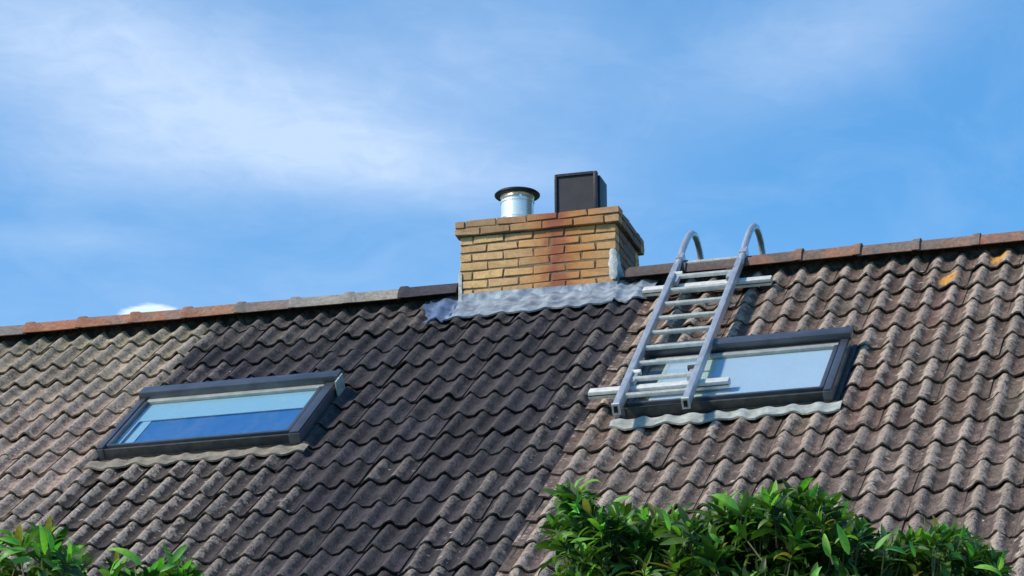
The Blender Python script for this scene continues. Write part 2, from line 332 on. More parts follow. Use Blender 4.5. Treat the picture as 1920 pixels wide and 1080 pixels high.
# ------------------------------------------------------------------ roof tiles
US = [-.36, -.24, -.12, -.04, .05, .14, .24, .34]
def tile_mesh(waves, var, ext=0.):
    rnd = random.Random(100*waves+var)
    # crest at local x = 0 and (for two waves) .15 ; from -.075 left
    us = [-.56-ext]+[w_+u for w_ in range(waves) for u in US]+[waves-.5+.05]
    L = G+.05; vs = []; fs = []; n = len(us)
    j = [rnd.uniform(-.0035, .0035) for _ in us]; jy = [rnd.uniform(-.007, .006) for _ in us]
    if var % 3 == 1:      # a chipped front edge
        c_ = rnd.randrange(1, len(us)-2); jy[c_] += rnd.uniform(.010, .022); jy[c_+1] += rnd.uniform(.004, .018)
    for yy, hh in ((0, 0), (L*.5, -LIFT*.5*L/G), (L, -LIFT*L/G)):
        for i, u in enumerate(us): vs.append((u*PIT, yy+(jy[i] if yy == 0 else 0), hh-AMP*(1-wave(u))+j[i]*(1 if yy == 0 else .6)+(.005 if i == n-1 else (-.003 if i == 0 else 0))))
    for r in range(2):
        for i in range(n-1): fs.append([r*n+i, r*n+i+1, (r+1)*n+i+1, (r+1)*n+i])
    k = len(vs)                                 # front lip, own vertices so that its edge stays crisp
    for i, u in enumerate(us): vs.append(vs[i])
    for i, u in enumerate(us): vs.append((vs[i][0], vs[i][1]+.004, vs[i][2]-THK))
    for i in range(n-1): fs.append([k+i+1, k+i, k+n+i, k+n+i+1])
    k = len(vs)                                 # side lap edge
    for r in range(3): q = vs[r*n+n-1]; vs.append(q); vs.append((q[0]+.001, q[1], q[2]-.010))
    for r in range(2): fs.append([k+2*r, k+2*r+1, k+2*r+3, k+2*r+2])
    me = bpy.data.meshes.new('roof_tile'); me.from_pydata(vs, [], fs); me.update(); me.shade_smooth()
    me.materials.append(M['tile']); return me
TM = {2: [tile_mesh(2, i) for i in range(14)], 1: [tile_mesh(1, i) for i in range(3)]}
TMX = tile_mesh(2, 30, .22)
TMO = []
for s_ in (0, 1):
    me_ = TM[2][s_].copy(); me_.materials.clear(); me_.materials.append(M['tile_orange']); TMO.append(me_)
WL = (-3.72, -2.37, 1.70, 2.74); WR = (-.40, .93, 1.70, 2.78)
def hid(Xa, Xb, ta, tb):
    for (a, b_, c, d) in (WL, WR):
        if Xa > a-.02 and Xb < b_+.02 and ta > c-.03 and tb < d+.06: return True
    # under the chimney
    if Xa > -2.0 and Xb < -.87 and tb < .2: return True
    return False
def lerp(a, b, f): f = max(0, min(1, f)); return tuple(x+(y-x)*f for x, y in zip(a, b))
def tile_colour(key, X, t, rnd):
    v = rnd.uniform(.76, 1.22); wob = rnd.gauss(0, 1)
    if key == 'L':
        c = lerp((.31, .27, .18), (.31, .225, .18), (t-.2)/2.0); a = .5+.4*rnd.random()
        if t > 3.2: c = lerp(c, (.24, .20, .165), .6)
    elif key == 'M':
        c = lerp((.040, .032, .037), (.038, .034, .043), rnd.random()); a = .05
        c = lerp(c, (.056, .043, .044), rnd.random()*.6)
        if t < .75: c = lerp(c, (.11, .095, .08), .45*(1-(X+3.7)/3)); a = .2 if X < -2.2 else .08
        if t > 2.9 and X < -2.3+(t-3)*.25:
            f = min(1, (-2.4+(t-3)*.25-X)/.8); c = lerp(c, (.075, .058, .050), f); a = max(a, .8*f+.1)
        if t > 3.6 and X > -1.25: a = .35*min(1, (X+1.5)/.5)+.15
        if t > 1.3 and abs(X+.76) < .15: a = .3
        if rnd.random() < .06: a += .3
    else:
        c = lerp((.155, .100, .073), (.13, .077, .060), rnd.random()); c = lerp(c, (.145, .122, .092), rnd.random()*.6); a = .45+.6*rnd.random()
        if t > 3.3: c = lerp(c, (.145, .108, .092), .6)
    return (c[0]*v, c[1]*v, c[2]*v, min(1, a))
def lay_tiles(key, cols):
    h, rf, base = HS[key]; ox, ot = HOUSE[key]; rnd = random.Random(ord(key))
    for n in range(0, 17):
        te = T0+ot+n*G
        if te > TEND: break
        for c0, wv in cols:
            Xc = X0+ox+PIT*c0
            Xa, Xb = Xc-.075, Xc-.075+PIT*wv
            if hid(Xa, Xb, te-G, te): continue
            me = rnd.choice(TM[wv])
            if key == 'R' and c0 == -10: me = TMX
            if key == 'R' and wv == 2 and n == 0 and c0 == 4: me = TMO[0]
            if key == 'R' and wv == 2 and n == 1 and c0 == 2: me = TMO[1]
            o = bpy.data.objects.new('roof_tile', me); COL.objects.link(o); o.parent = rf
            p = rp(Xc+rnd.gauss(0, .0025), te+rnd.gauss(0, .006)+(.02 if rnd.random() < .03 else 0), rnd.gauss(0, .0018)); o.location = p-base
            o.rotation_euler = (AL+rnd.gauss(0, .008), rnd.gauss(0, .007), rnd.gauss(0, .011))
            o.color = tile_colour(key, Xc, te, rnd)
            zs = rnd.random()
lay_tiles('R', [(-10+2*i, 2) for i in range(13)])
lay_tiles('M', [(-12-2*i, 2) for i in range(10)]+[(-31, 1)])
lay_tiles('L', [(-33-2*i, 2) for i in range(10)])

# ------------------------------------------------------------------ ridge tiles
def ridge_mesh(L_, collar_left, var):
    rnd = random.Random(var); sec = [(-.128, -.038), (-.119, -.014), (-.10, .018), (-.07, .045), (-.03, .060), (0, .063), (.03, .060), (.07, .045), (.10, .018), (.119, -.014), (.128, -.038)]
    xs = [0, .045, .055, L_*.55, L_+.02] if collar_left else [-.02, L_*.45, L_-.055, L_-.045, L_]
    gr = [1.13, 1.11, 1.04, 1.02, 1.0] if collar_left else [1.0, 1.02, 1.04, 1.11, 1.13]
    vs = []; fs = []; n = len(sec)
    for x, g_ in zip(xs, gr):
        for y, z in sec: vs.append((x, y*(g_*.5+.5), -.04+(z+.04)*g_+rnd.uniform(-.0015, .0015)+(g_-1)*.02))
    for k in range(len(xs)-1):
        for i in range(n-1): fs.append([k*n+i, (k+1)*n+i, (k+1)*n+i+1, k*n+i+1])
    for k0 in (0, len(xs)-1):                    # thickness on end faces and front edge
        i0 = len(vs); sg = 1
        for i in range(n): vs.append(vs[k0*n+i])
        for i in range(n): q = vs[k0*n+i]; vs.append((q[0], q[1]*.87, (q[2]+.05)*.80-.05))
        for i in range(n-1): fs.append([i0+i, i0+i+1, i0+n+i+1, i0+n+i])
    i0 = len(vs)
    for k in range(len(xs)): q = vs[k*n]; vs.append(q); vs.append((q[0], q[1]+.016, q[2]))
    for k in range(len(xs)-1): fs.append([i0+2*k, i0+2*k+1, i0+2*k+3, i0+2*k+2])
    me = bpy.data.meshes.new('ridge_tile'); me.from_pydata(vs, [], fs); me.update(); me.shade_smooth(); me.set_sharp_from_angle(angle=R(40)); me.materials.append(M['ridge']); return me
RML = [ridge_mesh(.39, True, i) for i in range(3)]; RMR = [ridge_mesh(.39, False, 9+i) for i in range(3)]
grey = (.17, .145, .135); pale = (.26, .235, .205); dk = (.045, .038, .05); dbr = (.085, .065, .06)
rl = [(-5.137-.39*4, grey, .6), (-5.137-.39*3, grey, .8), (-5.137-.39*2, grey, .8), (-5.527, grey, .25), (-5.137, (.30, .14, .08), 1), (-4.747, (.22, .14, .11), .95), (-4.357, (.22, .14, .11), .9),
      (-3.967, (.26, .15, .10), .8), (-3.577, grey, .15), (-3.187, pale, 0), (-2.797, pale, .0), (-2.407, dk, 0)]
rr = [(-.806, dbr, .0), (-.416, dbr, .1), (-.026, (.10, .075, .065), .45), (.364, (.13, .095, .075), .6), (.754, (.13, .11, .10), .25), (1.144, (.14, .11, .095), .35), (1.534, (.16, .11, .09), .55), (1.924, grey, .5), (2.314, grey, .7), (2.704, grey, .7), (3.094, grey, .7)]
for key, xa, xb in (('L', -7.05, -3.75), ('M', -3.745, -.63), ('R', -.625, 3.56)):
    _, rf, base = HS[key]; mb = MB().box(xa, xb, -.035, .035, -.20, -.0); o = mb.build('ridge_bedding', M['bedding'], rf, -base)
for lst, ms in ((rl, RML), (rr, RMR)):
    for i, (x, c, a) in enumerate(lst):
        key = house_at(x+.19); _, rf, base = HS[key]
        o = bpy.data.objects.new('ridge_tile', ms[i % 3]); COL.objects.link(o); o.parent = rf
        o.location = Vector((x, 0, random.gauss(0, .002)+.006))-base; o.rotation_euler = (random.gauss(0, .008), random.gauss(0, .004), random.gauss(0, .005)); o.color = (*c, a)

# ------------------------------------------------------------------ chimney
CX0, CX1, CY0, CY1 = -1.966, -.886, -.121, .573; ZT = .357; CH = .0625
chim = link('chimney', None, None, hM)
mb = MB().box(CX0+.006, CX1-.006, CY0+.006, CY1-.006, -.55, ZT+.004)
mb.box(CX0-.022, CX1+.022, CY0-.022, CY1+.022, ZT+.004, ZT+.098)
cb_ = mb.mesh('chimney'); bpy.data.objects.remove(chim)
chim = link('chimney', cb_, M['mortar'], hM, -bM)
BRM = {}
def brick(x0, x1, y0, y1, z0, z1, col):
    dims = (round((x1-x0)/.004)*.004, round(y1-y0, 3), round(z1-z0, 3)); var = random.randrange(3); k = dims+(var,)
    if k not in BRM:
        bm = bmesh.new(); bmesh.ops.create_cube(bm, size=1); rr_ = random.Random(hash(k))
        for q in bm.verts: q.co = Vector((q.co.x*dims[0], q.co.y*dims[1], q.co.z*dims[2]))+Vector([rr_.uniform(-.005, .005) for _ in range(3)])
        bmesh.ops.bevel(bm, geom=bm.edges[:], offset=.003, segments=1, affect='EDGES')
        me = bpy.data.meshes.new('brick'); bm.to_mesh(me); bm.free(); me.shade_smooth(); me.set_sharp_from_angle(angle=R(25)); me.materials.append(M['brick']); BRM[k] = me
    o = bpy.data.objects.new('brick', BRM[k]); COL.objects.link(o); o.parent = chim
    o.location = ((x0+x1)/2, (y0+y1)/2, (z0+z1)/2); o.rotation_euler = (random.gauss(0, .006), random.gauss(0, .008), random.gauss(0, .006)); o.color = (*col, 1)
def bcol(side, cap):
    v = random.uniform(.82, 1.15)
    if side: c = (.20, .105, .075)  # side faces: their shade is put into a darker, redder colour
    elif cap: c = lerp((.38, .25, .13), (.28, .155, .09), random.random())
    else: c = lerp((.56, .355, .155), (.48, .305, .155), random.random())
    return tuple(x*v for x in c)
def course(z0, z1, x0, x1, y0, y1, off, cap=False):
    J = .0115; D_ = .10
    def run(a, b, off):
        ed = [a]; q = a+off
        while q < b-.035: ed.append(q+random.uniform(-.008, .008)); q += .215
        ed.append(b); return list(zip(ed[:-1], ed[1:]))
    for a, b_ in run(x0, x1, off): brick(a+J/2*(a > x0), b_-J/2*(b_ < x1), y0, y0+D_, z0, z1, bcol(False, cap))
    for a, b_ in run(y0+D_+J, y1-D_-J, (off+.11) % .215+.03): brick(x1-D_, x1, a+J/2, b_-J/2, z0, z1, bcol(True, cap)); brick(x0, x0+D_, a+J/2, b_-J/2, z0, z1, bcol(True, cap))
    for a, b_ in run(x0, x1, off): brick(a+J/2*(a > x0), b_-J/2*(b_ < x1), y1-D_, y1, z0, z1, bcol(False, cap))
for k in range(9):
    z1 = ZT-k*CH; course(z1-CH+.0115, z1, CX0, CX1, CY0, CY1, .085 if k % 2 == 0 else .190)
course(ZT+.006, ZT+.054, CX0-.03, CX1+.03, CY0-.03, CY1+.03, .175, True)
course(ZT+.062, ZT+.108, CX0-.03, CX1+.03, CY0-.03, CY1+.03, .075, True)
# cement flaunching on top
mb = MB(); mb.v = [(CX0-.01, CY0-.01, ZT+.10), (CX1+.01, CY0-.01, ZT+.10), (CX1+.01, CY1+.01, ZT+.10), (CX0-.01, CY1+.01, ZT+.10), (CX0+.12, CY0+.12, ZT+.128), (CX1-.12, CY0+.12, ZT+.128), (CX1-.12, CY1-.12, ZT+.128), (CX0+.12, CY1-.12, ZT+.128)]
mb.f = [[0, 1, 5, 4], [1, 2, 6, 5], [2, 3, 7, 6], [3, 0, 4, 7], [4, 5, 6, 7], [3, 2, 1, 0]]; mb.build('flaunching', M['mortar'], chim)

def drape(name, m, parent, base, Xa, Xb, ta, tb, nx, ntt, lift=.008, amp=.006, edge=None, seed=0, thick=.004, lipd=.012, hs=None, flat=1.0, edgeL=None):
    """sheet metal dressed over the tiles: follows their waves, crumpled, with a turned down front lip"""
    vs = []; fs = []
    for j in range(ntt+1):
        for i in range(nx+1):
            X = Xa+(Xb-Xa)*i/nx; f = j/ntt
            te = tb+(edge(X) if edge else 0); t = ta+(te-ta)*f
            XX = X+(edgeL(f)*(1-i/nx) if edgeL else 0)
            hh = tile_h(XX, t, hs)
            hh = -.010*(1-flat)+hh*flat if flat < 1 else hh
            hh += lift+amp*(mnoise.noise(Vector((XX*14, t*14, seed)))*1.6+mnoise.noise(Vector((XX*37, t*33, seed+5))))
            vs.append((XX, -t, hh))
    for j in range(ntt):
        for i in range(nx): fs.append([j*(nx+1)+i, (j+1)*(nx+1)+i, (j+1)*(nx+1)+i+1, j*(nx+1)+i+1])
    k = len(vs); r0 = ntt*(nx+1)
    for i in range(nx+1): vs.append(vs[r0+i])
    for i in range(nx+1): q = vs[r0+i]; vs.append((q[0], q[1], q[2]-lipd))
    for i in range(nx): fs.append([k+i, k+nx+1+i, k+nx+2+i, k+i+1])
    me = bpy.data.meshes.new(name); me.from_pydata(vs, [], fs); me.update(); me.shade_smooth(); me.set_sharp_from_angle(angle=R(55))
    return link(name, me, m, parent, -base if base is not None else (0, 0, 0), (AL, 0, 0))
# lead apron across the front of the stack (upstand + dressed skirt), saddles left and right, corner tongue and stepped side flashing
zero = Vector((0, 0, 0))
def upstand():
    vs = []; fs = []; nx, nz = 60, 6
    for j in range(nz+1):
        for i in range(nx+1):
            X = CX0-.006+(CX1-CX0+.012)*i/nx; z = -.045-.006*i/nx*2+(-.115)*j/nz
            y = CY0-.006-.004*abs(mnoise.noise(Vector((X*20, z*30, 3))))*3-.012*(j/nz)**2
            vs.append((X, y, z))
    for j in range(nz):
        for i in range(nx): fs.append([j*(nx+1)+i, (j+1)*(nx+1)+i, (j+1)*(nx+1)+i+1, j*(nx+1)+i+1])
    me = bpy.data.meshes.new('lead_upstand'); me.from_pydata(vs, [], fs); me.update(); me.shade_smooth(); return me
link('lead_upstand', upstand(), M['lead'], chim)
drape('lead_apron', M['lead'], chim, zero, CX0-.03, CX1+.03, -.02, .47, 90, 12, .014, .0035, lambda X: .03*(-X-.9)+.012*math.sin(X*21)+.018*mnoise.noise(Vector((X*9, 0, 1))), 2, hs='M', flat=.28)
drape('lead_saddle', M['lead_shaded'], chim, zero, -2.215, CX0-.005, -.02, .53, 18, 12, .020, .009, lambda X: .02*math.sin(X*40), 7, hs='M', flat=.45, edgeL=lambda f: .075*f+.02*math.sin(f*9)+.012*math.sin(f*23))
drape('lead_saddle', M['lead'], chim, zero, CX1+.005, -.615, -.02, .43, 22, 12, .018, .009, lambda X: .02*math.sin(X*31), 11, hs='M', flat=.5)
# corner tongue of pale lead on the front right corner, stepped pieces along the right side, strip on the left corner
vs = []; fs = []; n_ = 16
for j in range(9):
    f = j/8; z = .175-.215*f; wd = (.030+.006*math.sin(j*2.1))*math.sin(math.pi*min(1, .12+f*.72))**.6
    for i in range(5): s_ = i/4*2-1; vs.append((-.905+wd*s_, CY0-.010-.006*(1-s_*s_), z))
for j in range(8):
    for i in range(4): fs.append([j*5+i, (j+1)*5+i, (j+1)*5+i+1, j*5+i+1])
me = bpy.data.meshes.new('lead_tongue'); me.from_pydata(vs, [], fs); me.update(); me.shade_smooth(); link('lead_tongue', me, M['lead_pale'], chim)
xs_ = CX1+.004
mb = MB(); mb.v = [(xs_, CY0-.006, .165), (xs_, CY0-.006, -.2), (xs_, .10, -.15), (xs_, .10, .045), (xs_, .0, .09), (xs_, .0, .115)]; mb.f = [[0, 1, 2, 3, 4, 5]]
sf = mb.build('side_flashing', M['lead_pale'], chim)
MB().box(CX0-.012, CX0+.012, CY0-.010, CY0-.004, -.2, .10).build('side_flashing', M['lead_pale'], chim)

# stainless flue with flat rain cap
fx, fy = -1.65, .20; zb = ZT+.10
fl = link('flue_pipe', MB().lathe((0, 0, 0), [(.128, 0), (.128, .02), (.113, .03), (.113, .075), (.118, .078), (.118, .09), (.113, .093), (.113, .190), (.118, .193), (.118, .205), (.108, .208), (.108, .216)]).mesh('flue_pipe', 30), M['steel'], hM, Vector((fx, fy, zb+.03))-bM)
MB().lathe((0, 0, 0), [(.165, 0), (.162, .022), (.11, .03), (.105, .05), (.02, .06)]).build('flue_base', M['steel_dark'], fl, (0, 0, -.045))
MB().lathe((0, 0, 0), [(.03, 0), (.150, .0), (.157, .006), (.157, .014), (.145, .024), (.06, .036)]).build('rain_cap', M['steel_dark'], fl, (0, 0, .245))
mb = MB()
for k in range(4):
    a = k*math.pi/2+.5; mb.box(.100*math.cos(a)-.008, .100*math.cos(a)+.008, .100*math.sin(a)-.008, .100*math.sin(a)+.008, .20, .250)
mb.build('cap_bracket', M['steel'], fl)
MB().lathe((0, 0, 0), [(.09, 0), (.118, .022), (.118, .03)]).build('cap_skirt', M['steel'], fl, (0, 0, .216))

# square black cowl with panels
qx0, qx1, qy0, qy1 = -1.358, -1.060, .10, .36; qz = .825
cw = link('chimney_cowl', MB().box(-.11, .11, -.10, .12, -.36, -.02).mesh('chimney_cowl', 30), M['cowl'], hM, Vector(((qx0+qx1)/2, (qy0+qy1)/2, qz))-bM)
hw = (qx1-qx0)/2; hd = (qy1-qy0)/2
MB().box(-hw+.016, hw-.022, -hd, -hd+.012, -.275, -.018).build('front_panel', M['cowl'], cw)
mb = MB().box(-hw, -hw+.018, -hd-.012, -hd+.03, -.30, .0, .003); mb.box(hw-.024, hw, -hd-.012, -hd+.03, -.30, 0, .003); mb.box(-hw+.018, hw-.024, -hd-.012, -hd+.03, -.018, 0); mb.build('panel_rim', M['rim'], cw)
MB().box(hw-.004, hw+.012, -hd+.03, hd-.03, -.30, -.02, .003).build('side_panel', M['cowl'], cw)
MB().box(-hw-.012, -hw+.004, -hd+.03, hd-.03, -.30, -.02, .003).build('side_panel', M['cowl'], cw)
MB().box(-hw, hw, hd-.012, hd, -.30, -.01, .003).build('back_panel', M['cowl'], cw)
MB().box(-.12, .12, -.11, .125, -.022, -.008).build('top_plate', M['rim'], cw)

# ------------------------------------------------------------------ roof windows
def roof_window(key, Xa, Xb, ta, tb, gx0, gx1, gt0, gt1, apron_m, blinds, tab=False):
    h, rf, base = HS[key]; o0 = rp(Xa, tb, 0)
    def L(x): return x-Xa
    def sb(mb, a, b_, c, d, e, f, bev=0): return mb.box(a-Xa, b_-Xa, -(d-tb), -(c-tb), e, f, bev)
    # outer frame (side members and bottom member)
    mb = MB(); sb(mb, Xa, gx0-.028, ta+.06, tb, -.12, .050, .004); sb(mb, gx1+.028, Xb, ta+.06, tb, -.12, .050, .004)
    sb(mb, gx0-.028, gx1+.028, gt1+.028, tb-.03, -.12, .034, .003); sb(mb, gx0-.028, gx1+.028, ta+.06, gt0-.07, -.12, .035)
    w_ = link('roof_window', mb.mesh('roof_window', 30), M['clad'], h, o0-base, (AL, 0, 0))
    def part(name, m, *bx, **k):
        mb = MB()
        for q in bx: sb(mb, *q)
        return mb.build(name, m, w_, **k)
    part('hood', M['clad'], (Xa-.012, Xb+.012, ta, ta+.115, .045, .100, .010))
    part('painted_hood_shadow', M['seal_and_shade'], (gx0-.03, gx1+.03, ta+.10, ta+.135, -.02, .046))  # solid black strip painted as the shade beneath the hood
    part('sash_rail', M['sash'], (gx0-.02, gx1+.02, gt0-.055, gt0, .0, .052, .004))
    part('sash_cladding', M['clad'], (gx0-.026, gx0, gt0, gt1+.02, .0, .058, .004)); part('sash_cladding', M['clad'], (gx1, gx1+.026, gt0, gt1+.02, .0, .058, .004))
    part('side_cover', M['clad'], (gx1+.032, Xb-.006, ta+.12, tb-.012, .050, .062, .004)); part('side_cover', M['clad'], (Xa+.006, gx0-.032, ta+.12, tb-.012, .050, .062, .004))
    part('bottom_rail', M['clad_dark'], (Xa+.004, Xb-.004, tb-.028, tb-.006, -.06, .046, .004))
    part('bottom_cladding', M['clad'], (gx0-.02, gx1+.02, gt1+.002, gt1+.026, .01, .056, .004))
    part('gasket', M['seal_and_shade'], (Xa+.01, Xb-.01, tb-.006, tb+.004, -.045, -.012))
    part('sill_flashing', M['clad_dark'], (Xa+.0, Xb+.0, tb-.002, tb+.055, -.06, -.018, .003))
    mb = MB(); sb(mb, gx0-.004, gx1+.004, gt0-.004, gt1+.006, .036, .044); mb.build('pane', M['glass'], w_)
    for (nm, m, a, b_, c, d, e) in blinds: part(nm, M[m], (a, b_, c, d, e-.004, e))
    part('inner_lining', M['dark_room'], (gx0-.02, gx1+.02, gt0-.05, gt1+.02, -.062, -.05))
    # side flashing channels
    part('side_flashing', M['clad_dark'], (Xb, Xb+.028, ta+.02, tb+.03, -.05, -.012, .004)); part('side_flashing', M['clad_dark'], (Xa-.03, Xa, ta+.02, tb+.03, -.05, .006, .004))
    if tab: part('flashing_tab', M['apron_pale'], (Xb+.014, Xb+.026, ta+.04, ta+.20, -.02, .088, .003))
    ap = drape('apron', M[apron_m], w_, None, Xa-.05, Xb+.06, tb+.035, tb+.155, 80, 5, .010, .004, lambda X: .018*math.sin(X*17)+.02*mnoise.noise(Vector((X*8, 2, 1))), int(Xa*10), hs=key, flat=.30)
    ap.rotation_euler = (0, 0, 0); me = ap.data
    for q in me.vertices: q.co = Vector((q.co.x-Xa, q.co.y+tb, q.co.z))
    return w_
roof_window('M', -3.70, -2.385, 1.695, 2.70, -3.63, -2.485, 1.865, 2.62, 'apron_beige',
            [('blind', 'blind_pale', -3.60, -2.49, 1.86, 2.165, .030), ('blind', 'blind_blue', -3.60, -2.49, 2.15, 2.625, .018), ('blind_edge', 'blind_pale', -3.63, -3.60, 1.86, 2.62, .030), ('blind_edge', 'blind_pale', -3.575, -3.52, 2.15, 2.62, .024)], tab=True)
roof_window('R', -.385, .885, 1.72, 2.735, -.325, .803, 1.925, 2.645, 'apron_pale',
            [('blind', 'blind_white', -.215, .80, 1.92, 2.65, .028), ('blind_edge', 'blind_dusty', -.0, .09, 1.921, 2.649, .0295), ('blind_edge', 'blind_dusty', -.24, -.215, 1.92, 2.65, .030)])

# ------------------------------------------------------------------ roof ladder
LB = rp(-.15, 2.95, .13)
lad = link('roof_ladder', None, None, None, LB, (AL, 0, 0))
tag(lad, 'aluminium roof ladder hooked over the ridge, lying across the right roof window', 'ladder')
def LX(s, t): # s 0 left rail 1 right rail
    f = t/2.95; return (-.475+.125*f) if s == 0 else (-.047+.113*f)
def LH(t): return .075+.055*t/2.95
def lp(X, t, h): return Vector((X+.15, -(t-2.95), h-.13))
for s in (0, 1):
    a, b_ = lp(LX(s, 2.97), 2.97, LH(2.97)), lp(LX(s, -.06), -.06, LH(-.06)); d = (b_-a); Ln = d.length
    q = d.to_track_quat('Y', 'Z')
    mb = MB(); mb.box(-.020, .020, 0, Ln, -.030, .030, .005); r_ = mb.build('rail', M['alu'], lad, a, q.to_euler())
    MB().box(-.012, .012, -.0015, .002, -.020, .020).build('end_shade_plug', M['hole_shade'], r_)  # black plug coloured as the shade inside the open rail end
    # end collar
    mb = MB(); mb.box(-.023, .023, 0, .02, -.033, -.028); mb.box(-.023, .023, 0, .02, .028, .033); mb.box(-.023, -.018, 0, .02, -.028, .028); mb.box(.018, .023, 0, .02, -.028, .028); mb.build('end_collar', M['alu_pale'], r_)
    # hook, in world coordinates relative to ladder frame
    hx = LX(s, 0)+.012
    pts = [(-.20, -.055), (-.10, .045), (.019, .168), (.146, .277), (.24, .345), (.325, .392), (.42, .412), (.50, .400), (.57, .360), (.62, .300), (.645, .20), (.65, .05), (.63, -.15), (.60, -.36)]
    if s: pts = [(y+.01, z+.012) for y, z in pts]
    Mi = Matrix.Rotation(-AL, 3, 'X')
    loc = [Mi @ (Vector((hx, y, z))-LB) for y, z in pts]
    MB().tube(loc, .0225, 12).build('hook', M['alu'], lad)
    # hook clamp
    c = lp(hx+.004, .00, LH(0)+.02); MB().box(c.x-.024, c.x+.024, c.y-.05, c.y+.05, c.z-.03, c.z+.035, .005).build('hook_clamp', M['alu'], lad)
rung_me = None
for k in range(10):
    t = .035+.3*k; xa, xb = LX(0, t)+.018, LX(1, t)-.018; c = lp((xa+xb)/2, t, LH(t)); W = (xb-xa)/2
    if rung_me is None:
        mb = MB().box(-W, W, -.014, .014, -.011, .013, .003)
        for gq in (-.008, 0, .008): mb.box(-W, W, gq-.0016, gq+.0016, .013, .0155)
        rung_me = mb.mesh('rung', 30)
    link('rung', rung_me, M['alu_pale'], lad, c)
# support bars across, brackets and pads
def bar(t, Xa, Xb, name, h0, h1):
    mb = MB(); a = lp(Xa, t, 0); b_ = lp(Xb, t, 0)
    mb.box(a.x, b_.x, a.y-.04, a.y+.035, h0-.13, h1-.13, .007); o = mb.build(name, M['alu_pale'], lad)
    mb = MB(); mb.box(a.x, b_.x, a.y-.0425, a.y-.0395, (h0+h1)/2-.133, (h0+h1)/2-.127); mb.build('bar_groove', M['clad_dark'], o)
    mb = MB(); mb.box(b_.x-.004, b_.x+.0025, a.y-.032, a.y+.027, h0-.122, h1-.138); mb.box(a.x-.0025, a.x+.004, a.y-.032, a.y+.027, h0-.122, h1-.138); mb.build('bar_end', M['alu'], o)
    return o
bar(.40, -.655, .202, 'support_bar', -.002, .046)
bar(2.50, -.607, .248, 'support_bar', .052, .100)
for s in (0, 1):
    for t in (.33, 2.36):
        X = LX(s, t)+(.035 if s == 0 else -.035); c = lp(X, t, LH(t)); off = -.0
        MB().box(c.x-.016, c.x+.016, c.y-.13, c.y+.05, c.z-.02, c.z+.012, .004).build('bracket', M['alu'], lad)
        MB().tube([c+Vector((-.03, .02, .012)), c+Vector((.03, .02, .012))], .019, 10).build('clamp_knob', M['clad_dark'] if s else M['alu_pale'], lad)
for X in (-.60, .15):
    c = lp(X, .40, 0); MB().box(c.x-.03, c.x+.03, c.y-.03, c.y+.03, -.13-.028, -.13-.002, .004).build('rubber_pad', M['seal_and_shade'], lad)

# ------------------------------------------------------------------ shrubs in the foreground
def leaf_mesh(var, L_=.112, W_=.0150):
    rnd = random.Random(50+var); n = 6; vs = []; fs = []; curl = rnd.uniform(.10, 1.25); tw = rnd.uniform(-.8, .8); fold = rnd.uniform(.15, .5)
    ang = 0; p = Vector((0, 0, 0)); 
    for i in range(n+1):
        f = i/n; wd = W_*(math.sin(math.pi*min(1, f**.82*.985+.015))**.8)*(1 if f < 1 else 0)+.0006
        ang = -curl*f*f; 
        if i: p = p+Vector((0, math.cos(ang), math.sin(ang)))*(L_/n)
        nrm = Vector((0, -math.sin(ang), math.cos(ang))); t = tw*f; sx = Vector((math.cos(t), 0, math.sin(t)))
        vs += [tuple(p-sx*wd+nrm*wd*fold), tuple(p), tuple(p+sx*wd+nrm*wd*fold)]
    for i in range(n):
        a = i*3; fs += [[a, a+1, a+4, a+3], [a+1, a+2, a+5, a+4]]
    me = bpy.data.meshes.new('leaf'); me.from_pydata(vs, [], fs); me.update(); me.shade_smooth(); me.materials.append(M['leaf'])
    ca = me.color_attributes.new('leafcol', 'FLOAT_COLOR', 'POINT')
    for d in ca.data: d.color = (1, 1, 1, 1)
    return me
LM = [leaf_mesh(i) for i in range(8)]
def px(x, y, D):   # point at distance D along the sight line through a place in the photograph's frame of reference
    return CAM+ray(x, y)*D
def project(P):
    d = P-CAM; z = d.dot(F); return 960+FPX*d.dot(Rv)/z, 540-FPX*d.dot(Uv)/z
